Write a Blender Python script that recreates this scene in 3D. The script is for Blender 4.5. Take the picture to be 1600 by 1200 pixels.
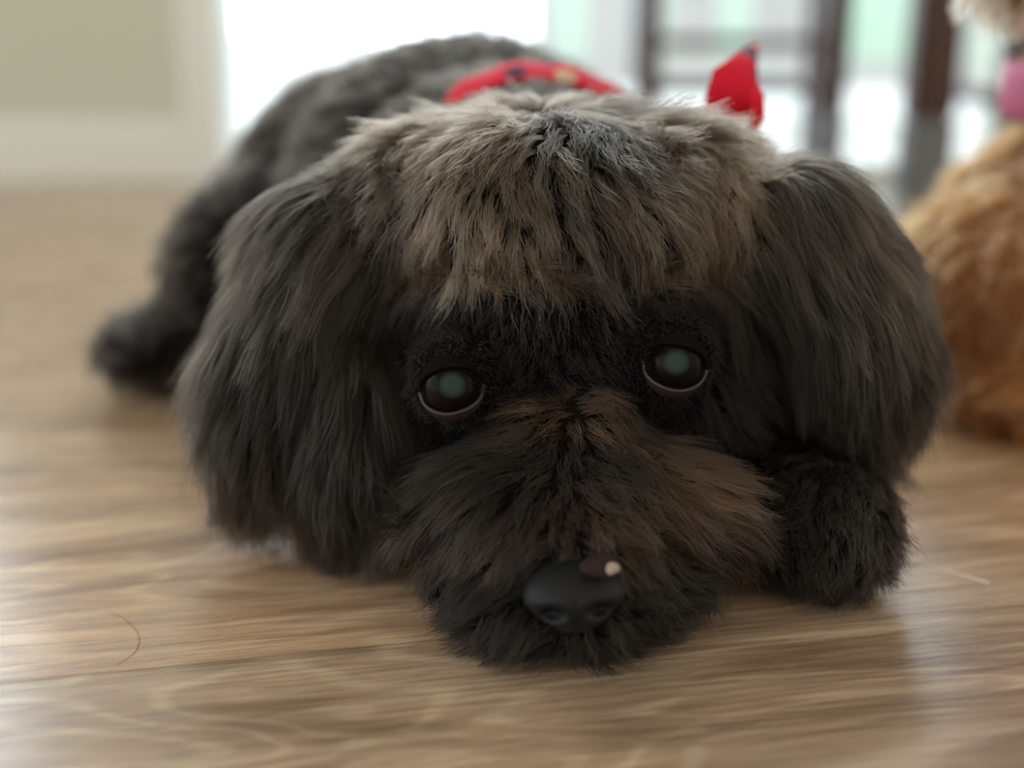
import bpy, bmesh, math
import numpy as np
from mathutils import Vector, Matrix
from mathutils.bvhtree import BVHTree

S = bpy.context.scene
for o in list(bpy.data.objects):
    bpy.data.objects.remove(o)
COL = S.collection
RNG = np.random.default_rng(11)

# ------------------------------------------------------------------ camera
PITCH = math.atan(600 / 2000)
CAM_H = 0.20
cam = bpy.data.cameras.new('camera')
cam.sensor_width = 36
cam.lens = 45
cam.clip_start = 0.01
cam.dof.use_dof = True
cam.dof.focus_distance = 0.41
cam.dof.aperture_fstop = 3.0
camo = bpy.data.objects.new('camera', cam)
COL.objects.link(camo)
camo.location = (0, 0, CAM_H)
camo.rotation_euler = (math.pi / 2 - PITCH, 0, 0)
S.camera = camo

# ------------------------------------------------------------------ light
S.view_settings.view_transform = 'Standard'
S.view_settings.look = 'None'
S.view_settings.gamma = 1
S.view_settings.use_curve_mapping = False
S.view_settings.exposure = 0.0

world = bpy.data.worlds.new('daylight')
S.world = world
world.use_nodes = True
wn, wl = world.node_tree.nodes, world.node_tree.links
wn.clear()
wo = wn.new('ShaderNodeOutputWorld')
wb = wn.new('ShaderNodeBackground')
tc = wn.new('ShaderNodeTexCoord')
sp = wn.new('ShaderNodeSeparateXYZ')
wl.new(tc.outputs['Generated'], sp.inputs[0])
def w_range(sock, a, b):
    m = wn.new('ShaderNodeMapRange')
    m.interpolation_type = 'SMOOTHSTEP'
    m.inputs[1].default_value, m.inputs[2].default_value = a, b
    wl.new(sock, m.inputs[0])
    return m.outputs[0]
def w_mix(f, a, b):
    m = wn.new('ShaderNodeMix'); m.data_type = 'RGBA'
    wl.new(f, m.inputs[0])
    for k, v in ((6, a), (7, b)):
        if isinstance(v, tuple): m.inputs[k].default_value = (*v, 1)
        else: wl.new(v, m.inputs[k])
    return m.outputs[2]
# dim warm room behind the camera, cool daylight from the left, white daylight beyond the glass door
room = w_mix(w_range(sp.outputs[0], -0.35, -0.9), (1.05, 0.95, 0.80), (2.2, 2.4, 2.5))
sky = w_mix(w_range(sp.outputs[1], 0.15, 0.5), room, (5.3, 6.0, 6.5))
wl.new(sky, wb.inputs[0])
wb.inputs[1].default_value = 1.0
wl.new(wb.outputs[0], wo.inputs[0])
world.cycles.sampling_method = 'MANUAL'
world.cycles.sample_map_resolution = 256

WALL_Y = 1.5
DX0, DX1, DZ1 = -0.345, 1.30, 2.05
STILE = (0.572, 0.635)
WX0, WX1, WZ0, WZ1 = -1.85, -0.62, 0.40, 1.85        # window left of the door, out of view, put in to brighten the floor
for nm, x0, x1, z0, z1 in (('door_daylight', DX0, DX1, 0.0, DZ1), ('added_window_daylight', WX0, WX1, WZ0, WZ1)):
    pl = bpy.data.lights.new(nm, 'AREA')
    pl.shape = 'RECTANGLE'
    pl.size, pl.size_y = x1 - x0, z1 - z0
    pl.cycles.is_portal = True
    plo = bpy.data.objects.new(nm, pl)
    COL.objects.link(plo)
    plo.location = ((x0 + x1) / 2, WALL_Y + 0.14, (z0 + z1) / 2)
    plo.rotation_euler = (-math.pi / 2, 0, 0)

# ------------------------------------------------------------------ helpers
def tag(o, label=None, cat=None, group=None, kind=None):
    if label: o['label'] = label
    if cat: o['category'] = cat
    if group: o['group'] = group
    if kind: o['kind'] = kind
    return o

def empty(name, loc=(0, 0, 0)):
    o = bpy.data.objects.new(name, None)
    COL.objects.link(o)
    o.location = loc
    return o

def link_mesh(name, me, m=None, parent=None, smooth=True):
    o = bpy.data.objects.new(name, me)
    COL.objects.link(o)
    if m: me.materials.append(m)
    for p in me.polygons: p.use_smooth = smooth
    if parent:
        o.parent = parent
        o.matrix_parent_inverse = Matrix.Translation(-parent_loc(parent))
    return o

def parent_loc(p):
    v = Vector(p.location)
    return v

def bm_obj(name, bm, m=None, parent=None, smooth=False):
    me = bpy.data.meshes.new(name)
    bm.to_mesh(me)
    bm.free()
    return link_mesh(name, me, m, parent, smooth)

def box(bm, x0, x1, y0, y1, z0, z1):
    v = [bm.verts.new((x, y, z)) for x in (x0, x1) for y in (y0, y1) for z in (z0, z1)]
    for f in ((0, 1, 3, 2), (4, 6, 7, 5), (0, 4, 5, 1), (2, 3, 7, 6), (0, 2, 6, 4), (1, 5, 7, 3)):
        bm.faces.new([v[i] for i in f])

def ray(px, py):
    sx, sy = (px - 800) / 2000, (600 - py) / 2000
    c, s = math.cos(PITCH), math.sin(PITCH)
    return Vector((sx, c + sy * s, -s + sy * c))

def at(px, py, d):
    return Vector((0, 0, CAM_H)) + ray(px, py) * d

def on_floor(px, py):
    r = ray(px, py)
    return Vector((0, 0, CAM_H)) + r * (CAM_H / -r.z)

def mat(name, col=(0.5, 0.5, 0.5), rough=0.5, spec=0.5, metal=0.0):
    m = bpy.data.materials.new(name)
    m.use_nodes = True
    b = m.node_tree.nodes['Principled BSDF']
    b.inputs['Base Color'].default_value = (*col, 1)
    b.inputs['Roughness'].default_value = rough
    b.inputs['Specular IOR Level'].default_value = spec
    b.inputs['Metallic'].default_value = metal
    return m

class NB:
    """small node-building helper for one material"""
    def __init__(self, m):
        self.n, self.l = m.node_tree.nodes, m.node_tree.links
        self.b = self.n['Principled BSDF']
    def put(self, sock, v):
        if hasattr(v, 'links'): self.l.new(v, sock)
        else: sock.default_value = v
    def math(self, op, a, b=0.0, c=None):
        x = self.n.new('ShaderNodeMath'); x.operation = op
        self.put(x.inputs[0], a); self.put(x.inputs[1], b)
        if c is not None: self.put(x.inputs[2], c)
        return x.outputs[0]
    def mix(self, f, a, b, blend='MIX'):
        x = self.n.new('ShaderNodeMix'); x.data_type = 'RGBA'; x.blend_type = blend
        self.put(x.inputs[0], f)
        self.put(x.inputs[6], (*a, 1) if isinstance(a, tuple) else a)
        self.put(x.inputs[7], (*b, 1) if isinstance(b, tuple) else b)
        return x.outputs[2]
    def noise(self, vec, scale, detail=3, rough=0.5, dist=0.0):
        x = self.n.new('ShaderNodeTexNoise')
        self.put(x.inputs['Vector'], vec)
        x.inputs['Scale'].default_value = scale
        x.inputs['Detail'].default_value = detail
        x.inputs['Roughness'].default_value = rough
        x.inputs['Distortion'].default_value = dist
        return x.outputs['Fac']
    def rng(self, v, a, b, c=0.0, d=1.0):
        x = self.n.new('ShaderNodeMapRange')
        self.put(x.inputs[0], v)
        for i, k in enumerate((a, b, c, d)): x.inputs[i + 1].default_value = k
        return x.outputs[0]
    def comb(self, x, y, z):
        c = self.n.new('ShaderNodeCombineXYZ')
        self.put(c.inputs[0], x); self.put(c.inputs[1], y); self.put(c.inputs[2], z)
        return c.outputs[0]
    def obj(self):
        return self.n.new('ShaderNodeTexCoord').outputs['Object']
    def sep(self, v):
        x = self.n.new('ShaderNodeSeparateXYZ'); self.put(x.inputs[0], v); return x.outputs
    def bump(self, h, strength, dist):
        x = self.n.new('ShaderNodeBump')
        x.inputs['Strength'].default_value = strength
        x.inputs['Distance'].default_value = dist
        self.put(x.inputs['Height'], h)
        self.l.new(x.outputs[0], self.b.inputs['Normal'])

# ------------------------------------------------------------------ materials of the room
PLANK_ANG = math.radians(12)
SEAM = on_floor(1545, 912)

def floor_material():
    m = mat('wood_plank_floor', rough=0.3)
    k = NB(m)
    o = k.sep(k.obj())
    ca, sa = math.cos(PLANK_ANG), math.sin(PLANK_ANG)
    dx = k.math('SUBTRACT', o[0], SEAM.x)
    dy = k.math('SUBTRACT', o[1], SEAM.y)
    u = k.math('ADD', k.math('MULTIPLY', dx, ca), k.math('MULTIPLY', dy, sa))
    v = k.math('ADD', k.math('MULTIPLY', dx, -sa), k.math('MULTIPLY', dy, ca))
    W, L = 0.175, 1.2
    vv = k.math('DIVIDE', v, W)
    row = k.math('FLOOR', vv)
    wn_ = k.n.new('ShaderNodeTexWhiteNoise'); wn_.noise_dimensions = '1D'
    k.put(wn_.inputs['W'], k.math('ADD', row, 0.37))
    uu = k.math('ADD', k.math('ADD', k.math('DIVIDE', u, L), 0.43), k.math('MULTIPLY', wn_.outputs['Value'], k.math('SIGN', k.math('ABSOLUTE', row))))
    # the row just behind the seam point ends at the photographed plank end
    coln = k.math('FLOOR', uu)
    idn = k.n.new('ShaderNodeTexWhiteNoise'); idn.noise_dimensions = '2D'
    k.put(idn.inputs['Vector'], k.comb(row, coln, 0.0))
    rnd = idn.outputs['Value']
    fv = k.math('FRACT', vv); fu = k.math('FRACT', uu)
    dv = k.math('MULTIPLY', k.math('MINIMUM', fv, k.math('SUBTRACT', 1.0, fv)), W)
    du = k.math('MULTIPLY', k.math('MINIMUM', fu, k.math('SUBTRACT', 1.0, fu)), L)
    gap = k.rng(k.math('MINIMUM', dv, du), 0.0003, 0.0009, 0, 1)
    off = k.math('MULTIPLY', rnd, 7.3)
    # long wandering grain: coordinates squeezed across the plank
    gv = k.comb(k.math('MULTIPLY', u, 7.0), k.math('MULTIPLY', v, 55.0), off)
    g1 = k.noise(gv, 1.0, 4, 0.6, 0.8)
    gf = k.comb(k.math('MULTIPLY', u, 30.0), k.math('MULTIPLY', v, 520.0), off)
    g2 = k.noise(gf, 1.0, 3, 0.6, 0.3)
    # cathedral figure: contour lines of a slow field
    cf = k.noise(k.comb(k.math('MULTIPLY', u, 5.0), k.math('MULTIPLY', v, 20.0), off), 1.0, 1.5, 0.4, 0.5)
    rings = k.math('SINE', k.math('MULTIPLY', cf, 70.0))
    ringm = k.rng(rings, 0.2, 1.0, 0, 1)
    base = k.mix(k.rng(g1, 0.28, 0.72, 0, 1), (0.24, 0.155, 0.094), (0.70, 0.51, 0.35))
    base = k.mix(k.math('MULTIPLY', ringm, k.rng(g1, 0.3, 0.7, 0.15, 0.8)), base, (0.72, 0.57, 0.39))
    base = k.mix(k.rng(g2, 0.42, 0.62, 0, 0.45), base, (0.15, 0.10, 0.062))
    tint = k.mix(rnd, (0.80, 0.84, 0.86), (1.12, 1.02, 0.92))
    base = k.mix(1.0, base, tint, 'MULTIPLY')
    base = k.mix(k.rng(gap, 0, 1, 0.9, 1), (0.08, 0.055, 0.04), base)
    k.l.new(base, k.b.inputs['Base Color'])
    k.put(k.b.inputs['Roughness'], k.rng(g2, 0.3, 0.7, 0.20, 0.34))
    h = k.math('ADD', k.math('MULTIPLY', g2, 0.5), k.math('ADD', k.math('MULTIPLY', g1, 0.4), k.math('MULTIPLY', gap, 1.2)))
    k.bump(h, 0.28, 0.0006)
    k.b.inputs['Specular IOR Level'].default_value = 0.5
    k.b.inputs['Coat Weight'].default_value = 0.35
    k.b.inputs['Coat Roughness'].default_value = 0.22
    return m

M_FLOOR = floor_material()
M_WALL = mat('painted_wall', (0.60, 0.62, 0.52), 0.75, 0.3)
k = NB(M_WALL); k.bump(k.noise(k.obj(), 220, 3), 0.15, 0.001)
M_TRIM = mat('white_trim', (0.78, 0.80, 0.76), 0.35)
M_CEIL = mat('ceiling_paint', (0.75, 0.74, 0.70), 0.9)
M_PATIO = mat('patio_concrete', (0.72, 0.73, 0.72), 0.8)
k = NB(M_PATIO); k.l.new(k.mix(k.noise(k.obj(), 14, 5), (0.66, 0.68, 0.68), (0.78, 0.78, 0.76)), k.b.inputs['Base Color'])
M_WOOD = mat('dark_stained_wood', (0.045, 0.018, 0.013), 0.35)
k = NB(M_WOOD); q = k.sep(k.obj())
k.l.new(k.mix(k.noise(k.comb(k.math('MULTIPLY', q[0], 60), k.math('MULTIPLY', q[1], 60), k.math('MULTIPLY', q[2], 5)), 1, 3), (0.03, 0.012, 0.009), (0.075, 0.028, 0.02)), k.b.inputs['Base Color'])
M_LEG_GLARE = mat('leg_glare_grey', (0.15, 0.16, 0.17), 0.35)  # glare on the lower chair legs, put into their colour
M_FENCE = mat('grey_board_paint', (0.58, 0.58, 0.60), 0.7)
M_SEAT = mat('seat_fabric', (0.12, 0.08, 0.06), 0.8)

# ------------------------------------------------------------------ room shell
bm = bmesh.new(); box(bm, -3.2, 3.2, -2.2, WALL_Y + 0.06, -0.03, 0.0)
tag(bm_obj('floor', bm, M_FLOOR), kind='structure')
bm = bmesh.new()
box(bm, -3.2, WX0, WALL_Y, WALL_Y + 0.12, 0, 2.5)
box(bm, WX1, DX0, WALL_Y, WALL_Y + 0.12, 0, 2.5)
box(bm, WX0, WX1, WALL_Y, WALL_Y + 0.12, 0, WZ0)
box(bm, WX0, WX1, WALL_Y, WALL_Y + 0.12, WZ1, 2.5)
box(bm, DX1, 3.2, WALL_Y, WALL_Y + 0.12, 0, 2.5)
box(bm, DX0, DX1, WALL_Y, WALL_Y + 0.12, DZ1, 2.5)
tag(bm_obj('wall_back', bm, M_WALL), kind='structure')
bm = bmesh.new(); box(bm, -3.2, 3.2, -2.2, WALL_Y + 0.12, 2.5, 2.6)
tag(bm_obj('ceiling', bm, M_CEIL), kind='structure')
for nm, x0, x1 in (('baseboard_left', -3.2, DX0 - 0.03), ('baseboard_right', DX1 + 0.03, 3.2)):
    bm = bmesh.new()
    box(bm, x0, x1, WALL_Y - 0.014, WALL_Y, 0, 0.055)
    box(bm, x0, x1, WALL_Y - 0.009, WALL_Y, 0.055, 0.068)
    tag(bm_obj(nm, bm, M_TRIM), kind='structure')

door = empty('door_1', ((DX0 + DX1) / 2, WALL_Y + 0.05, 0))
tag(door, kind='structure')
bm = bmesh.new()
box(bm, DX0 - 0.03, DX0 + 0.012, WALL_Y - 0.016, WALL_Y + 0.12, 0, DZ1 + 0.03)
box(bm, DX1 - 0.012, DX1 + 0.03, WALL_Y - 0.016, WALL_Y + 0.12, 0, DZ1 + 0.03)
box(bm, DX0 + 0.012, DX1 - 0.012, WALL_Y - 0.016, WALL_Y + 0.12, DZ1 - 0.012, DZ1 + 0.03)
bm_obj('door_frame', bm, M_TRIM, door)
bm = bmesh.new(); box(bm, STILE[0], STILE[1], WALL_Y + 0.02, WALL_Y + 0.09, 0.014, DZ1 - 0.012)
bm_obj('meeting_stile', bm, M_WALL, door)
bm = bmesh.new(); box(bm, DX0 + 0.012, DX1 - 0.012, WALL_Y + 0.0, WALL_Y + 0.12, 0, 0.014)
bm_obj('threshold', bm, M_TRIM, door)
M_GLASS = bpy.data.materials.new('clear_glass'); M_GLASS.use_nodes = True
gn, gl = M_GLASS.node_tree.nodes, M_GLASS.node_tree.links
gn.clear()
go = gn.new('ShaderNodeOutputMaterial'); gt = gn.new('ShaderNodeBsdfTransparent'); gg = gn.new('ShaderNodeBsdfGlossy')
gg.inputs['Roughness'].default_value = 0.02
gm = gn.new('ShaderNodeMixShader'); fr = gn.new('ShaderNodeFresnel'); fr.inputs[0].default_value = 1.3
gl.new(fr.outputs[0], gm.inputs[0]); gl.new(gt.outputs[0], gm.inputs[1]); gl.new(gg.outputs[0], gm.inputs[2]); gl.new(gm.outputs[0], go.inputs[0])
for x0, x1 in ((DX0 + 0.012, STILE[0]), (STILE[1], DX1 - 0.012)):
    bm = bmesh.new(); box(bm, x0, x1, WALL_Y + 0.055, WALL_Y + 0.06, 0.014, DZ1 - 0.012)
    bm_obj('glass_pane', bm, M_GLASS, door)

win = empty('added_window_1', ((WX0 + WX1) / 2, WALL_Y + 0.05, WZ0))  # unseen, added for its bright reflection on the floor at left
tag(win, kind='structure')
bm = bmesh.new()
box(bm, WX0 - 0.03, WX0 + 0.03, WALL_Y - 0.016, WALL_Y + 0.12, WZ0 - 0.03, WZ1 + 0.03)
box(bm, WX1 - 0.03, WX1 + 0.03, WALL_Y - 0.016, WALL_Y + 0.12, WZ0 - 0.03, WZ1 + 0.03)
box(bm, WX0 + 0.03, WX1 - 0.03, WALL_Y - 0.016, WALL_Y + 0.12, WZ1 - 0.03, WZ1 + 0.03)
box(bm, WX0 + 0.03, WX1 - 0.03, WALL_Y - 0.016, WALL_Y + 0.12, WZ0 - 0.03, WZ0 + 0.03)
box(bm, (WX0 + WX1) / 2 - 0.02, (WX0 + WX1) / 2 + 0.02, WALL_Y + 0.03, WALL_Y + 0.09, WZ0 + 0.03, WZ1 - 0.03)
bm_obj('added_window_frame', bm, M_TRIM, win)
bm = bmesh.new(); box(bm, WX0 + 0.03, WX1 - 0.03, WALL_Y + 0.055, WALL_Y + 0.06, WZ0 + 0.03, WZ1 - 0.03)
bm_obj('glass_pane', bm, M_GLASS, win)

bm = bmesh.new(); box(bm, -6, 6, WALL_Y + 0.12, 9, -0.08, -0.02)
tag(bm_obj('ground_patio', bm, M_PATIO), kind='structure')

M_GARDEN = mat('pale_green_render', (0.60, 0.84, 0.76), 0.9)
k = NB(M_GARDEN); k.l.new(k.mix(k.noise(k.obj(), 3, 4), (0.50, 0.76, 0.68), (0.72, 0.90, 0.84)), k.b.inputs['Base Color'])
bm = bmesh.new(); box(bm, 0.12, 8, 5.0, 5.15, -0.02, 1.5)
tag(bm_obj('wall_garden', bm, M_GARDEN), kind='structure')

# grey slatted fence on the patio
fence = empty('slatted_fence', (0.5, 2.62, -0.02))
tag(fence, 'grey board fence outside behind the glass door', 'fence')
F_Y = 2.6
fr_d = F_Y / 0.985
def fx(px): return (px - 800) / 2000 * fr_d
for a, b in ((828, 868), (905, 980), (1030, 1108), (1150, 1262), (1405, 1490), (1540, 1640), (1680, 1780)):
    bm = bmesh.new(); box(bm, fx(a), fx(b), F_Y, F_Y + 0.02, 0.03, 1.1)
    bm_obj('fence_board', bm, M_FENCE, fence)
for z in (0.03, 0.45):
    bm = bmesh.new(); box(bm, fx(828), fx(1780), F_Y + 0.021, F_Y + 0.05, z, z + 0.05)
    bm_obj('fence_rail', bm, M_FENCE, fence)
for px in (850, 1700):
    bm = bmesh.new(); box(bm, fx(px) - 0.02, fx(px) + 0.02, F_Y + 0.051, F_Y + 0.09, -0.02, 1.1)
    bm_obj('fence_post', bm, M_FENCE, fence)

# dark wooden chairs in front of the door
def chair(legs, label, back_h=0.86):
    """legs: four (x, y, half-thickness); first two are the near pair"""
    cx = sum(l[0] for l in legs) / 4; cy = sum(l[1] for l in legs) / 4
    r = empty('dining_chair', (cx, cy, 0))
    tag(r, label, 'chair', 'dark wooden chairs by the glass door')
    for i, (x, y, h) in enumerate(legs):
        top = back_h if i >= 2 else 0.43
        bm = bmesh.new()
        box(bm, x - h, x + h, y - h, y + h, 0.085, top)
        bmesh.ops.bevel(bm, geom=bm.edges[:], offset=h * 0.25, segments=2, affect='EDGES')
        lg = bm_obj('leg', bm, M_WOOD, r)
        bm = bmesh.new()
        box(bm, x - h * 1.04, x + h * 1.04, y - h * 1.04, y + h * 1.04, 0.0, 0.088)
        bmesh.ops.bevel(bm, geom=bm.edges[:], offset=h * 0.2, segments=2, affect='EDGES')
        f = bm_obj('leg_tip_glare', bm, M_LEG_GLARE, None)  # grey sleeve paints in the washed-out look of the lower leg
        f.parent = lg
        f['label'] = 'lower end of the leg, greyed to paint in glare'
    xs = [l[0] for l in legs]; ys = [l[1] for l in legs]
    bm = bmesh.new(); box(bm, min(xs) - 0.02, max(xs) + 0.02, min(ys) - 0.03, max(ys) - 0.015, 0.43, 0.46)
    bmesh.ops.bevel(bm, geom=bm.edges[:], offset=0.008, segments=2, affect='EDGES')
    bm_obj('seat', bm, M_SEAT, r)
    def bar(a, b, z, t=0.008):
        bm = bmesh.new()
        if abs(a[0] - b[0]) > abs(a[1] - b[1]):
            x0, x1 = sorted((a[0], b[0])); y = (a[1] + b[1]) / 2
            box(bm, x0 + 0.01, x1 - 0.01, y - t, y + t, z - t, z + t)
        else:
            y0, y1 = sorted((a[1], b[1])); x = (a[0] + b[0]) / 2
            box(bm, x - t, x + t, y0 + 0.01, y1 - 0.01, z - t, z + t)
        bm_obj('stretcher', bm, M_WOOD, r)
    bar(legs[2], legs[3], 0.105, 0.007)
    bar(legs[2], legs[3], 0.155, 0.006)
    bar(legs[0], legs[2], 0.105); bar(legs[1], legs[3], 0.105)
    bm = bmesh.new(); x0, x1 = sorted((legs[2][0], legs[3][0])); y = (legs[2][1] + legs[3][1]) / 2
    box(bm, x0 + 0.01, x1 - 0.01, y - 0.01, y + 0.01, 0.70, 0.82)
    bm_obj('backrest', bm, M_WOOD, r)
    return r
def lx(px, y): return (px - 800) / 2000 * (y / 0.985)

# ------------------------------------------------------------------ hair shader
def hair_mat(name, rough=0.4, radial=0.55):
    m = bpy.data.materials.new(name); m.use_nodes = True
    n, l = m.node_tree.nodes, m.node_tree.links
    n.clear()
    out = n.new('ShaderNodeOutputMaterial')
    h = n.new('ShaderNodeBsdfHairPrincipled')
    h.parametrization = 'COLOR'
    h.inputs['Roughness'].default_value = rough
    h.inputs['Radial Roughness'].default_value = radial
    h.inputs['IOR'].default_value = 1.42
    h.inputs['Random Roughness'].default_value = 0.2
    a = n.new('ShaderNodeAttribute'); a.attribute_name = 'coat'
    l.new(a.outputs['Color'], h.inputs['Color'])
    l.new(h.outputs[0], out.inputs[0])
    return m

# ------------------------------------------------------------------ body building
def ellipsoid(bm, c, r, rot=(0, 0, 0), seg=28, ring=18):
    M = Matrix.Translation(c) @ Matrix.Rotation(rot[2], 4, 'Z') @ Matrix.Rotation(rot[1], 4, 'Y') @ Matrix.Rotation(rot[0], 4, 'X') @ Matrix.Diagonal((*r, 1))
    bmesh.ops.create_uvsphere(bm, u_segments=seg, v_segments=ring, radius=1, matrix=M)
    return M

def fused(prims, voxel, smooth_n, name):
    """fuse overlapping ellipsoids into one continuous skin, returned as a mesh"""
    bm = bmesh.new(); inv = []
    for tagname, c, r, rot in prims:
        rot = tuple(math.radians(a) for a in rot)
        inv.append((tagname, ellipsoid(bm, c, r, rot).inverted(), min(r)))
    me = bpy.data.meshes.new(name + '_raw'); bm.to_mesh(me); bm.free()
    o = bpy.data.objects.new('tmp', me); COL.objects.link(o)
    md = o.modifiers.new('r', 'REMESH'); md.mode = 'VOXEL'; md.voxel_size = voxel
    sm = o.modifiers.new('s', 'SMOOTH'); sm.factor = 0.6; sm.iterations = smooth_n
    dg = bpy.context.evaluated_depsgraph_get(); dg.update()
    out = bpy.data.meshes.new_from_object(o.evaluated_get(dg), depsgraph=dg)
    bpy.data.objects.remove(o)
    out.name = name
    return out, inv

class Skin:
    def __init__(self, me, inv):
        me.calc_loop_triangles()
        n = len(me.vertices)
        self.V = np.empty(n * 3); me.vertices.foreach_get('co', self.V); self.V = self.V.reshape(-1, 3)
        self.N = np.empty(n * 3); me.vertices.foreach_get('normal', self.N); self.N = self.N.reshape(-1, 3)
        t = np.empty(len(me.loop_triangles) * 3, dtype=np.int32); me.loop_triangles.foreach_get('vertices', t)
        self.T = t.reshape(-1, 3)
        a = self.V[self.T]
        self.A = 0.5 * np.linalg.norm(np.cross(a[:, 1] - a[:, 0], a[:, 2] - a[:, 0]), axis=1)
        self.C = a.mean(1)
        self.bvh = BVHTree.FromPolygons([tuple(v) for v in self.V], [tuple(int(i) for i in f) for f in self.T])
        self.inv = inv
        self.names = sorted({i[0] for i in inv})
    def region(self, P):
        best = np.full(len(P), 1e9); idx = np.zeros(len(P), int)
        for nm, M, r in self.inv:
            Mi = np.array(M)
            q = P @ Mi[:3, :3].T + Mi[:3, 3]
            d = (np.linalg.norm(q, axis=1) - 1) * r
            b = d < best
            best[b] = d[b]; idx[b] = self.names.index(nm)
        return idx
    def sample(self, n, weight=None):
        w = self.A.copy()
        if weight is not None: w = w * weight(self.C)
        w /= w.sum()
        ti = RNG.choice(len(self.T), n, p=w)
        r1 = np.sqrt(RNG.random(n)); r2 = RNG.random(n)
        b = np.stack([1 - r1, r1 * (1 - r2), r1 * r2], 1)[:, :, None]
        P = (self.V[self.T[ti]] * b).sum(1)
        N = (self.N[self.T[ti]] * b).sum(1)
        N /= np.linalg.norm(N, axis=1)[:, None] + 1e-9
        return P, N

def unit(a):
    return a / (np.linalg.norm(a, axis=-1, keepdims=True) + 1e-9)

K = 8
def smooth_noise(P, scale, seed):
    """cheap vector noise: a few random sine waves"""
    r = np.random.default_rng(seed)
    out = np.zeros_like(P)
    for i in range(5):
        w = r.normal(size=(3, 3)) * scale
        out += np.sin(P @ w + r.random(3) * 6.28)
    return out / 2.2

def grow(skin, n_guides, n_hair, style, name, material, parent, density=None, radius=(0.00013, 0.00004), clump=0.75, child_noise=0.0011, seed=3):
    """style(P, N, region names index) -> flow, length, lift, gravity, curl, coat colour"""
    P, N = skin.sample(n_guides, density)
    reg = skin.region(P)
    flow, length, lift, grav, curl, _ = style(P, N, reg)
    ft = flow - N * (flow * N).sum(1)[:, None]
    ft = unit(ft)
    mess = np.clip(0.022 / np.maximum(length, 0.008), 0.35, 1.4)
    ft = unit(ft + smooth_noise(P, 130, seed) * 0.38 * mess[:, None] + RNG.normal(size=P.shape) * 0.16 * mess[:, None])
    d = unit(ft * (1 - lift[:, None]) + N * lift[:, None])
    G = np.zeros((n_guides, K, 3)); G[:, 0] = P
    step = length / (K - 1)
    ph = RNG.random(n_guides) * 6.28
    side = unit(np.cross(N, ft))
    for s in range(1, K):
        t = s / (K - 1)
        target = unit(ft + np.array([0, 0, -1.0]) * grav[:, None])
        f = 0.28
        d = unit(d * (1 - f) + target * f + side * (curl * np.sin(ph + t * 9))[:, None] + np.array([0, 0, -0.10]) * grav[:, None])
        Q = G[:, s - 1] + d * step[:, None]
        for i in range(n_guides):
            loc, nn, _, dist = skin.bvh.find_nearest(Vector(Q[i]))
            off = 0.0012 + 0.10 * length[i] * t
            sd = (Vector(Q[i]) - loc).dot(nn)
            if sd < off:
                v = np.array(loc + nn * off)
                Q[i] = v
        Q[:, 2] = np.maximum(Q[:, 2], 0.0012 + 0.002 * RNG.random(n_guides))
        d = unit(Q - G[:, s - 1])
        G[:, s] = Q
    # children
    P2, N2 = skin.sample(n_hair, density)
    reg2 = skin.region(P2)
    _, len2, _, _, _, col = style(P2, N2, reg2)
    A = np.hstack([P2, N2 * 0.012]).astype(np.float32); B = np.hstack([P, N * 0.012]).astype(np.float32)
    bb = (B ** 2).sum(1)
    near = np.empty(n_hair, int)
    for i in range(0, n_hair, 2000):
        dd = bb[None] - 2 * A[i:i + 2000] @ B.T
        near[i:i + 2000] = dd.argmin(1)
    rel = G[near] - P[near][:, None]
    t = np.linspace(0, 1, K)[None, :, None]
    sc = (len2 / np.maximum(length[near], 1e-5))[:, None, None]
    sc = np.clip(sc, 0.5, 1.6) * (0.72 + 0.4 * RNG.random((n_hair, 1, 1)))
    cl = np.clip(clump + 0.2 * RNG.normal(size=(n_hair, 1, 1)), 0, 0.95)
    offs = (P2 - P[near])[:, None]
    H = P[near][:, None] + rel * sc + offs * (1 - cl * t ** 1.2)
    H += RNG.normal(size=(n_hair, 1, 3)) * child_noise * t ** 1.5
    wv = unit(RNG.normal(size=(n_hair, 1, 3)))
    H += wv * np.sin(t * (4 + 4 * RNG.random((n_hair, 1, 1))) + RNG.random((n_hair, 1, 1)) * 6.28) * child_noise * 0.45 * t
    H[:, 0] = P2 - N2 * 0.001
    H[:, :, 2] = np.maximum(H[:, :, 2], 0.0006)
    c = bpy.data.hair_curves.new(name)
    c.add_curves([K] * n_hair)
    c.position_data.foreach_set('vector', H.reshape(-1).astype(np.float32))
    ra = c.attributes.get('radius') or c.attributes.new('radius', 'FLOAT', 'POINT')
    rr = (radius[0] + (radius[1] - radius[0]) * t[..., 0] ** 1.3) * (0.8 + 0.4 * RNG.random((n_hair, 1)))
    ra.data.foreach_set('value', rr.reshape(-1).astype(np.float32))
    ca = c.attributes.new('coat', 'FLOAT_COLOR', 'CURVE')
    cc = np.ones((n_hair, 4)); 
    tone = np.exp(RNG.normal(size=(n_hair, 1)) * 0.18) * (np.exp(RNG.normal(size=(n_guides, 1)) * 0.35))[near]
    cc[:, :3] = np.clip(col * tone, 0.001, 0.95)
    ca.data.foreach_set('color', cc.reshape(-1).astype(np.float32))
    c.materials.append(material)
    o = bpy.data.objects.new(name, c); COL.objects.link(o)
    if parent:
        o.parent = parent
        o.matrix_parent_inverse = Matrix.Translation(-parent_loc(parent))
    return o

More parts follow.
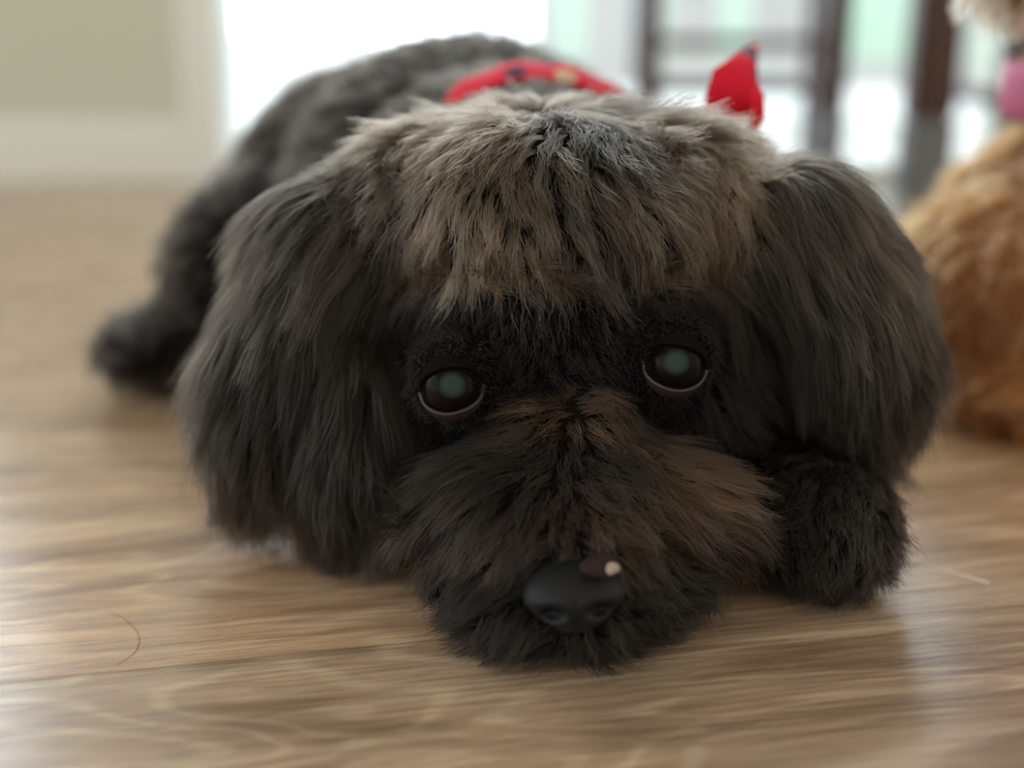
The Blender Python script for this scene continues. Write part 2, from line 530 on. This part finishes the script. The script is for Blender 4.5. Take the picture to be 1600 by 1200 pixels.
# ------------------------------------------------------------------ the dark brown dog
DOG = empty('dog', (0.0, 0.52, 0.0))
tag(DOG, 'dark brown shaggy dog lying with its chin flat on the wood floor', 'dog')
MX = 0.0175                                         # middle of the face
EYE_L, EYE_R = at(705, 606, 0.416), at(1055, 570, 0.421)
NOSE = at(898, 940, 0.375)
body_prims = [
    ('skull', (0.014, 0.478, 0.106), (0.070, 0.062, 0.058), (0, 3, 0)),
    ('skull', (0.014, 0.446, 0.128), (0.056, 0.042, 0.032), (0, 3, 0)),
    ('face', (0.017, 0.442, 0.087), (0.056, 0.036, 0.038), (0, 4, 0)),
    ('face', tuple(EYE_L + Vector((0.001, 0.0095, 0))), (0.0150, 0.0142, 0.0148), (0, 0, 0)),
    ('face', tuple(EYE_R + Vector((-0.001, 0.0095, 0))), (0.0150, 0.0142, 0.0148), (0, 0, 0)),
    ('cheek', (-0.030, 0.462, 0.052), (0.034, 0.040, 0.040), (0, 0, 0)),
    ('cheek', (0.068, 0.462, 0.056), (0.034, 0.040, 0.042), (0, 0, 0)),
    ('muzzle', (0.018, 0.408, 0.058), (0.024, 0.042, 0.019), (24, 0, 0)),
    ('muzzle', (0.022, 0.392, 0.042), (0.050, 0.032, 0.021), (8, 2, 0)),
    ('muzzle', (0.019, 0.372, 0.037), (0.022, 0.022, 0.014), (8, 0, 0)),
    ('chin', (0.020, 0.386, 0.020), (0.043, 0.040, 0.019), (0, 0, 0)),
    ('chin', (0.019, 0.440, 0.030), (0.050, 0.040, 0.028), (0, 0, 0)),
    ('ear_l', (-0.083, 0.450, 0.072), (0.025, 0.036, 0.050), (0, 16, 18)),
    ('ear_l', (-0.060, 0.460, 0.108), (0.034, 0.034, 0.028), (0, 35, 18)),
    ('ear_l', (-0.060, 0.440, 0.050), (0.024, 0.030, 0.040), (0, 0, 10)),
    ('skull', (-0.034, 0.468, 0.128), (0.038, 0.040, 0.026), (0, -28, 0)),
    ('skull', (0.062, 0.468, 0.129), (0.040, 0.040, 0.026), (0, 28, 0)),
    ('ear_r', (0.121, 0.455, 0.090), (0.026, 0.036, 0.046), (0, -20, -18)),
    ('ear_r', (0.093, 0.462, 0.112), (0.038, 0.034, 0.028), (0, -38, -18)),
    ('body', (0.012, 0.545, 0.092), (0.066, 0.070, 0.072), (0, 0, 0)),
    ('body', (0.000, 0.600, 0.085), (0.090, 0.090, 0.085), (0, 0, 0)),
    ('body', (-0.025, 0.690, 0.092), (0.098, 0.110, 0.090), (0, 0, 0)),
    ('body', (-0.065, 0.775, 0.084), (0.105, 0.095, 0.084), (0, 0, 0)),
    ('body', (-0.140, 0.715, 0.062), (0.044, 0.085, 0.052), (0, 18, -15)),
    ('body', (-0.185, 0.675, 0.022), (0.036, 0.055, 0.020), (0, 0, -10)),
    ('body', (0.070, 0.730, 0.055), (0.050, 0.090, 0.052), (0, -18, 15)),
    ('paw', (0.112, 0.455, 0.022), (0.018, 0.060, 0.020), (0, 0, 6)),
    ('paw', (0.108, 0.418, 0.024), (0.025, 0.027, 0.023), (0, 0, 0)),
    ('paw', (-0.055, 0.50, 0.020), (0.018, 0.055, 0.018), (0, 0, 0)),
]
body_me, body_inv = fused(body_prims, 0.0028, 6, 'body')
v = np.empty(len(body_me.vertices) * 3); body_me.vertices.foreach_get('co', v); v = v.reshape(-1, 3)
v[:, 2] = np.maximum(v[:, 2], 0.0015)
body_me.vertices.foreach_set('co', v.reshape(-1)); body_me.update()
M_SKIN = mat('dark_dog_skin', (0.004, 0.003, 0.003), 0.9, 0.1)
link_mesh('body', body_me, M_SKIN, DOG)
SK = Skin(body_me, body_inv)

RN = {n: i for i, n in enumerate(SK.names)}
EL, ER = np.array(EYE_L), np.array(EYE_R)
def dog_style(P, N, reg):
    n = len(P)
    x, y, z = P[:, 0] - MX, P[:, 1], P[:, 2]
    sgn = np.tanh(x / 0.012)
    flow = np.zeros((n, 3)); L = np.zeros(n); lift = np.zeros(n); g = np.zeros(n); curl = np.zeros(n)
    col = np.zeros((n, 3))
    COAT = np.array([0.0095, 0.0075, 0.0055]); DARK = np.array([0.0016, 0.0013, 0.0014]); TAN = np.array([0.082, 0.057, 0.037]); GREY = np.array([0.10, 0.088, 0.075])
    def setr(m, fl, l, li, gr, cu, c):
        flow[m] = fl[m] if getattr(fl, 'ndim', 1) == 2 else fl
        for arr, val in ((L, l), (lift, li), (g, gr), (curl, cu)):
            arr[m] = val[m] if hasattr(val, 'shape') else val
        col[m] = c[m] if c.ndim == 2 else c
    is_ = lambda *a: np.isin(reg, [RN[b] for b in a])
    # crown: hair spreads from a whorl on top of the head
    cx, cy = 0.010, 0.462
    rad = np.stack([x + MX - cx, (y - cy) * 1.0, np.zeros(n)], 1)
    rad = unit(rad) * 1.0 + np.array([0, -0.05, -0.45])
    tanw = np.clip(smooth_noise(P, 75, 5)[:, :1] * 0.8 + 0.45, 0, 1)
    tanw = np.clip(0.45 * (tanw - 0.5) + 0.95 * np.exp(-((P[:, :1] + 0.014) / 0.026) ** 2) + 0.95 * np.exp(-((P[:, :1] - 0.072) / 0.024) ** 2), 0, 1)
    ctop = COAT * 3.0 * (1 - tanw) + TAN * tanw
    setr(is_('skull'), rad, 0.020, 0.55, 0.20, 0.25, ctop)
    front = is_('skull', 'face') & (y < 0.45) & (z > 0.1275 - 0.36 * np.abs(x))
    fr_ = np.stack([x * 14, -0.75 + 0 * x, -0.9 + 0 * x], 1)
    setr(front, fr_, 0.017, 0.50, 0.45, 0.2, ctop)
    facem = is_('face', 'cheek') & ~front
    fa = np.stack([sgn * 0.8, 0.0 * x, -0.9 + 0 * x], 1)
    setr(facem, fa, 0.007, 0.28, 0.3, 0.1, DARK)
    ch = is_('cheek')
    setr(ch, np.stack([sgn * 0.5, 0.1 + 0 * x, -1 + 0 * x], 1), 0.018, 0.25, 0.5, 0.2, DARK * 1.6)
    mz = is_('muzzle')
    mf = np.stack([sgn * (0.55 + np.abs(x) * 22), -0.15 + 0 * x, -0.35 - np.abs(x) * 10], 1)
    near_nose = np.exp(-(np.linalg.norm(P - np.array(NOSE), axis=1) / 0.02) ** 2)
    ml = np.clip(0.010 + np.abs(x) * 0.5, 0.008, 0.028) * (1 - 0.6 * near_nose)
    cm = COAT * 0.85 + (TAN - COAT) * np.clip(0.42 * np.exp(-((P[:, :1] - 0.055) / 0.025) ** 2 - ((P[:, 2:] - 0.062) / 0.016) ** 2) + 0.22 * np.exp(-((P[:, :1] - 0.02) / 0.010) ** 2) + 0.25 * smooth_noise(P, 90, 14)[:, :1], 0, 0.45)
    cm = cm * np.array([1.0, 0.82, 0.70])
    setr(mz, mf, ml, 0.38, 0.25, 0.25, cm)
    cn = is_('chin')
    setr(cn, np.stack([sgn * (0.5 + np.abs(x) * 20), -0.35 + 0 * x, -0.4 + 0 * x], 1), 0.013 + 0 * x, 0.4, 0.2, 0.2, COAT * 0.4)
    for nm, s in (('ear_l', -1), ('ear_r', 1)):
        e = is_(nm)
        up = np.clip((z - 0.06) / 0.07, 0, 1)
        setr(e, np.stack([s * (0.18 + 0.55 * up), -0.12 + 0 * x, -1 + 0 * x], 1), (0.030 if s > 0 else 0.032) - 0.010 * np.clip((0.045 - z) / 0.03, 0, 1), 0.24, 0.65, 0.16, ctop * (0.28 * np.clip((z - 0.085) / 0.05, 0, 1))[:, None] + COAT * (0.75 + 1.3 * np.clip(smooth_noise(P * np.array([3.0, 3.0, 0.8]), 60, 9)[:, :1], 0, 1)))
    b = is_('body')
    setr(b, np.stack([np.sign(x) * 0.25, 0.7 + 0 * x, -0.55 + 0 * x], 1), 0.013, 0.40, 0.2, 0.35, COAT * 1.9)
    p = is_('paw')
    setr(p, np.stack([x * 0, -0.5 + 0 * x, -0.5 + 0 * x], 1), 0.012, 0.45, 0.2, 0.35, COAT * 0.9)
    # short hair and bare rims by the eyes
    for c in (EL, ER):
        de = np.linalg.norm(P - c, axis=1)
        k_ = np.clip((de - 0.010) / 0.014, 0, 1)
        low = (z < c[2] + 0.016)
        L[low] *= (0.08 + 0.92 * k_)[low]
        out = unit(P - c)
        kk = (np.exp(-(de / 0.014) ** 2) * 2.5)[:, None]
        flow[:] = flow + out * kk
    # no fur over the nose leather
    dn = np.linalg.norm((P - np.array(NOSE)) * np.array([1, 1, 1.2]), axis=1)
    L[dn < 0.013] *= 0.15
    return flow, L, lift, g, curl, col

def head_density(C):
    w = np.ones(len(C))
    reg = SK.region(C)
    w[np.isin(reg, [RN['body']])] = 0.22
    w[C[:, 1] > 0.85] *= 0.3
    w[C[:, 2] < 0.006] *= 0.15
    return w
M_HAIR = hair_mat('brown_dog_hair')
grow(SK, 11000, 210000, dog_style, 'fur', M_HAIR, DOG, head_density, clump=0.60, child_noise=0.0015)

# eyes
M_EYE = mat('dark_eye', (0.005, 0.0035, 0.003), 0.16, 0.07)
M_LID = mat('eyelid_skin', (0.030, 0.020, 0.018), 0.45)
for e, s in ((EYE_L, -1), (EYE_R, 1)):
    R_ = 0.0098
    bm = bmesh.new()
    bmesh.ops.create_uvsphere(bm, u_segments=32, v_segments=20, radius=R_, matrix=Matrix.Translation(e))
    eo = bm_obj('eye', bm, M_EYE, DOG, True)
    aim = (Vector((0, 0, CAM_H)) - e).normalized() + Vector((0.04, 0, 0.10))
    aim.normalize()
    rot = aim.to_track_quat('Z', 'Y').to_matrix().to_4x4()
    bm = bmesh.new()
    bmesh.ops.create_uvsphere(bm, u_segments=32, v_segments=20, radius=R_ * 1.02, matrix=Matrix.Identity(4))
    bmesh.ops.delete(bm, geom=[q for q in bm.verts if q.co.z < R_ * 0.90], context='VERTS')
    bmesh.ops.transform(bm, matrix=Matrix.Translation(e) @ rot, verts=bm.verts[:])
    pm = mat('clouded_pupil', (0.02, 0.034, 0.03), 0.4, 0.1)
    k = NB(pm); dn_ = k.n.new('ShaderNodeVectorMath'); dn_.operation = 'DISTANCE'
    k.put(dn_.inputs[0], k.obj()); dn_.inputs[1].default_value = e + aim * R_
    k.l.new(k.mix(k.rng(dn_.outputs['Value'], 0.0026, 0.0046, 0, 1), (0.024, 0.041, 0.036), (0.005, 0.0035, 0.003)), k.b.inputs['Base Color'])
    po = bm_obj('pupil', bm, pm, None, True); po.parent = eo; po.matrix_parent_inverse = Matrix.Translation(-Vector(DOG.location)) @ Matrix.Translation(Vector(DOG.location))
    po['label'] = 'cloudy grey green pupil'
    fw = (Vector((0, 0, CAM_H)) - e).normalized()
    fr3 = fw.to_track_quat('Z', 'Y').to_matrix().to_4x4()
    # lids: thick shells over the eyeball, open in an almond between them
    for nm, side, mt in (('upper_eyelid', 1, M_SKIN), ('lower_eyelid', -1, M_LID)):
        bm = bmesh.new(); nu, nv = 28, 8
        def edge(u):                                 # height of the lid's rim across the eye, u = -1..1
            c = math.sqrt(max(0.0, 1 - u * u))
            return (0.62 * c if side > 0 else -0.76 * c) + 0.12 * u * s * -1
        grid = []
        for layer, rr in ((0, R_ * 1.02), (1, R_ * 1.13)):
            rows = []
            for i in range(nu + 1):
                u = -1 + 2 * i / nu
                v0 = math.asin(max(-0.95, min(0.95, edge(u))))
                v1 = side * math.radians(80)
                col_ = []
                for j in range(nv + 1):
                    vv = v0 + (v1 - v0) * j / nv
                    az = u * math.radians(78)
                    col_.append(bm.verts.new(Vector((math.sin(az) * math.cos(vv), math.sin(vv), math.cos(az) * math.cos(vv))) * rr))
                rows.append(col_)
            grid.append(rows)
        for i in range(nu):
            for j in range(nv):
                for g_ in grid:
                    bm.faces.new((g_[i][j], g_[i + 1][j], g_[i + 1][j + 1], g_[i][j + 1]))
            bm.faces.new((grid[0][i][0], grid[0][i + 1][0], grid[1][i + 1][0], grid[1][i][0]))
        bmesh.ops.recalc_face_normals(bm, faces=bm.faces[:])
        bmesh.ops.transform(bm, matrix=Matrix.Translation(e) @ fr3, verts=bm.verts[:])
        lo = bm_obj(nm, bm, mt, None, True); lo.parent = eo

# nose leather
M_NOSE = mat('nose_leather', (0.004, 0.0045, 0.005), 0.5, 0.25)
k = NB(M_NOSE)
vo = k.n.new('ShaderNodeTexVoronoi'); k.put(vo.inputs['Vector'], k.obj()); vo.inputs['Scale'].default_value = 1400
k.bump(vo.outputs['Distance'], 0.4, 0.0003)
bm = bmesh.new()
bmesh.ops.create_icosphere(bm, subdivisions=5, radius=1)
for q in bm.verts:
    x, y, z = q.co
    w = 0.0150 * (1 - 0.26 * max(0, -z)) * (1.0 + 0.06 * z)
    q.co = Vector((x * w, y * 0.0105, z * 0.0105))
    q.co.y += 0.003 * max(0, z) ** 1.5
    for s_ in (-1, 1):                               # nostrils
        dx = (q.co.x - s_ * 0.0070) / 0.0034; dz = (q.co.z + 0.0028) / 0.0021
        if y < 0: q.co.y += 0.0050 * math.exp(-(dx * dx + dz * dz) ** 1.3)
    if y < 0: q.co.y += 0.0012 * math.exp(-(q.co.x / 0.0008) ** 2) * (1 if q.co.z < 0.002 else 0.2)
bmesh.ops.transform(bm, matrix=Matrix.Translation(NOSE + Vector((0, 0.003, 0))) @ Matrix.Rotation(math.radians(-12), 4, 'X') @ Matrix.Rotation(math.radians(-5), 4, 'Y'), verts=bm.verts[:])
bm_obj('nose', bm, M_NOSE, DOG, True)

# bare pinkish patch above the nose with a pale shiny spot on it
def patch(name, c, r, col, label, parent, tilt=-35):
    bm = bmesh.new(); bmesh.ops.create_icosphere(bm, subdivisions=4, radius=1)
    for q in bm.verts:
        a_ = math.atan2(q.co.z, q.co.x)
        f = 1 + 0.13 * math.sin(a_ * 2 + 1) + 0.08 * math.sin(a_ * 3 + r[0] * 900)
        q.co = Vector((q.co.x * r[0] * f, q.co.y * r[1], q.co.z * r[2] * f))
    bmesh.ops.transform(bm, matrix=Matrix.Translation(c) @ Matrix.Rotation(math.radians(tilt), 4, 'X'), verts=bm.verts[:])
    o = bm_obj(name, bm, mat(name + '_skin', col, 0.55, 0.15), None, True)
    o.parent = parent
    if parent is DOG: o.matrix_parent_inverse = Matrix.Translation(-parent_loc(DOG))
    o['label'] = label
    return o
pk = patch('bare_skin_patch', at(938, 884, 0.3705), (0.0050, 0.0012, 0.0040), (0.022, 0.012, 0.010), 'pinkish bare skin patch above the nose', DOG)
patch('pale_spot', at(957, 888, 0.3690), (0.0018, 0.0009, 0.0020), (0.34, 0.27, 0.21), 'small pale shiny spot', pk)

# bandana
M_BAND = mat('red_print_cloth', (0.55, 0.01, 0.03), 0.75, 0.2)
k = NB(M_BAND)
vo = k.n.new('ShaderNodeTexVoronoi'); k.put(vo.inputs['Vector'], k.obj()); vo.inputs['Scale'].default_value = 60; vo.inputs['Randomness'].default_value = 0.75
dot = k.rng(vo.outputs['Distance'], 0.30, 0.36, 1, 0)
pick = k.sep(vo.outputs['Color'])[0]
dc = k.mix(k.math('GREATER_THAN', pick, 0.45), (0.03, 0.035, 0.07), (0.60, 0.42, 0.26))
k.l.new(k.mix(dot, (0.62, 0.008, 0.03), dc), k.b.inputs['Base Color'])
k.bump(k.noise(k.obj(), 900, 2), 0.2, 0.0005)
def cloth_strip(bm, pts, widths, thick=0.0022, sec=10):
    """closed tube-like folded band through pts; widths = (half width vector) per point"""
    rings = []
    for i, (p, w) in enumerate(zip(pts, widths)):
        tg = (pts[min(i + 1, len(pts) - 1)] - pts[max(i - 1, 0)]).normalized()
        nn = tg.cross(w).normalized()
        ring = []
        for j in range(sec):
            a = 2 * math.pi * j / sec
            ring.append(bm.verts.new(p + w * math.cos(a) + nn * thick * math.sin(a) * (1 + 0.5 * math.sin(i * 1.7))))
        rings.append(ring)
    for i in range(len(rings) - 1):
        for j in range(sec):
            bm.faces.new((rings[i][j], rings[i][(j + 1) % sec], rings[i + 1][(j + 1) % sec], rings[i + 1][j]))
    bm.faces.new(rings[0][::-1]); bm.faces.new(rings[-1])
bm = bmesh.new(); pts, ws = [], []
BC = Vector((0.010, 0.550, 0.083))
for i in range(73):
    a = 2 * math.pi * i / 72
    p = BC + Vector((math.cos(a) * 0.071, 0.018 * math.sin(a), math.sin(a) * 0.088 if math.sin(a) > 0 else math.sin(a) * 0.070))
    pts.append(p); ws.append(Vector((0.003 * math.cos(a), 0.012, 0.003 * math.sin(a))))
cloth_strip(bm, pts, ws)
band = bm_obj('bandana', bm, M_BAND, DOG, True)
band['label'] = 'red print bandana with tan and navy spots'
bm = bmesh.new()                                     # knotted tails standing up on the right
def tail(pp, wd):
    cloth_strip(bm, [at(*p) for p in pp], [Vector((w, 0.002, w * t2)) for w, t2 in wd], 0.0016)
tail([(1080, 230, 0.535), (1130, 195, 0.525), (1150, 160, 0.515), (1150, 125, 0.515), (1164, 95, 0.53), (1176, 76, 0.545)],
     [(0.004, 0), (0.010, 0.3), (0.0125, -0.25), (0.0100, -0.40), (0.0055, -0.4), (0.003, 0)])
tail([(1080, 235, 0.53), (1160, 215, 0.512), (1184, 185, 0.505), (1186, 155, 0.505), (1180, 138, 0.507)],
     [(0.004, 0), (0.005, 0.2), (0.0032, 0), (0.0026, 0.1), (0.001, 0)])
bk = bm_obj('bandana_knot', bm, M_BAND, None, True); bk.parent = band

# ------------------------------------------------------------------ the apricot dog
DOG2 = empty('dog', (0.36, 0.70, 0.0))
tag(DOG2, 'apricot orange fluffy dog at the right edge, with pink collar', 'dog')
p2 = [
    ('body', (0.272, 0.640, 0.055), (0.080, 0.080, 0.055), (0, 0, 0)),
    ('body', (0.325, 0.690, 0.080), (0.088, 0.090, 0.058), (0, 0, 0)),
    ('body', (0.420, 0.740, 0.085), (0.110, 0.110, 0.080), (0, 0, 0)),
    ('body', (0.262, 0.595, 0.022), (0.060, 0.045, 0.022), (0, 0, 0)),
    ('body', (0.332, 0.668, 0.160), (0.056, 0.054, 0.070), (0, 0, 0)),
    ('head', (0.270, 0.625, 0.242), (0.056, 0.060, 0.042), (0, 0, 0)),
    ('head', (0.226, 0.585, 0.215), (0.026, 0.030, 0.020), (0, 0, 0)),
    ('head', (0.330, 0.665, 0.235), (0.050, 0.050, 0.050), (0, 0, 0)),
]
me2, inv2 = fused(p2, 0.004, 5, 'body')
M_SKIN2 = mat('apricot_dog_skin', (0.22, 0.10, 0.045), 0.8, 0.2)
link_mesh('body', me2, M_SKIN2, DOG2)
SK2 = Skin(me2, inv2)
R2 = {n: i for i, n in enumerate(SK2.names)}
def dog2_style(P, N, reg):
    n = len(P); h = reg == R2['head']
    flow = np.stack([np.full(n, -0.2), np.full(n, -0.2), np.full(n, -0.8)], 1)
    L = np.where(h, 0.020, 0.018); lift = np.full(n, 0.55); g = np.full(n, 0.15); curl = np.where(h, 0.3, 0.5)
    col = np.where(h[:, None], np.array([0.32, 0.22, 0.14]), np.array([0.24, 0.095, 0.030]))
    return flow, L, lift, g, curl, col
M_HAIR2 = hair_mat('apricot_dog_hair', 0.5, 0.6)
grow(SK2, 2200, 42000, dog2_style, 'fur', M_HAIR2, DOG2, None, radius=(0.00035, 0.00012), clump=0.8, child_noise=0.002, seed=8)
M_PINK = mat('pink_collar_cloth', (0.55, 0.10, 0.22), 0.6)
bm = bmesh.new(); pts, ws = [], []
for i in range(49):
    a = 2 * math.pi * i / 48
    p = Vector((0.325 + 0.074 * math.cos(a), 0.660 + 0.066 * math.sin(a), 0.160 + 0.004 * math.cos(a)))
    pts.append(p); ws.append(Vector((0.0, 0.0, 0.014)))
cloth_strip(bm, pts, ws)
bm_obj('collar', bm, M_PINK, DOG2, True)['label'] = 'pink collar'

# ------------------------------------------------------------------ chairs, painted seam glint, stray hair
y1 = 1.40
chair([(lx(1428, 1.30), 1.30, 0.023), (lx(1428, 1.30) + 0.40, 1.30, 0.023), (lx(1532, 1.46), 1.44, 0.011), (lx(1532, 1.46) + 0.34, 1.44, 0.011)],
      'dark brown wooden chair nearest the apricot dog, thick front leg in view')
chair([(lx(1280, 1.37), 1.37, 0.0135), (lx(1005, 1.37), 1.37, 0.011), (lx(1280, 1.37), 1.47, 0.008), (lx(1005, 1.37), 1.47, 0.008)],
      'slim dark brown wooden chair behind the red bandana knot')

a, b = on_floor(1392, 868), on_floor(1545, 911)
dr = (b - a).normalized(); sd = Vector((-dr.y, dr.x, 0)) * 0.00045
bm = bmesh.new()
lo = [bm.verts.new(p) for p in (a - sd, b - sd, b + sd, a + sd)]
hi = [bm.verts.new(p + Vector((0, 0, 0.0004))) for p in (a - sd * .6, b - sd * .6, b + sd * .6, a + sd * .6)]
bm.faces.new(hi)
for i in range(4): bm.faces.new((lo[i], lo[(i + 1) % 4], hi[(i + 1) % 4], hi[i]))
M_SEAM_GLINT = mat('pale_seam_glint', (0.85, 0.80, 0.70), 0.4)  # pale strip paints in the bright glint along a bevelled plank seam
tag(bm_obj('seam_glint_1', bm, M_SEAM_GLINT), kind='structure')

ctl = [on_floor(*p) for p in ((165, 955), (195, 968), (216, 992), (212, 1018), (182, 1040))]
bm = bmesh.new(); rings = []
for i in range(33):
    t = i / 32 * (len(ctl) - 1); j = min(int(t), len(ctl) - 2); f = t - j
    p0, p1, p2_, p3 = ctl[max(j - 1, 0)], ctl[j], ctl[j + 1], ctl[min(j + 2, len(ctl) - 1)]
    p = 0.5 * ((2 * p1) + (p2_ - p0) * f + (2 * p0 - 5 * p1 + 4 * p2_ - p3) * f * f + (3 * p1 - p0 - 3 * p2_ + p3) * f ** 3)
    tg = (p2_ - p1).normalized(); sdv = Vector((-tg.y, tg.x, 0))
    r_ = 0.00010 * (1 - 0.6 * abs(i / 16 - 1))
    rings.append([bm.verts.new(p + Vector((0, 0, 0.00012)) + sdv * math.cos(k_ * math.pi / 3) * r_ + Vector((0, 0, 1)) * math.sin(k_ * math.pi / 3) * r_) for k_ in range(6)])
for i in range(32):
    for k_ in range(6):
        bm.faces.new((rings[i][k_], rings[i][(k_ + 1) % 6], rings[i + 1][(k_ + 1) % 6], rings[i + 1][k_]))
ho = bm_obj('stray_hair', bm, mat('stray_hair_brown', (0.10, 0.07, 0.05), 0.5), None, True)
tag(ho, 'single dark curved dog hair lying on the floor at lower left', 'hair')
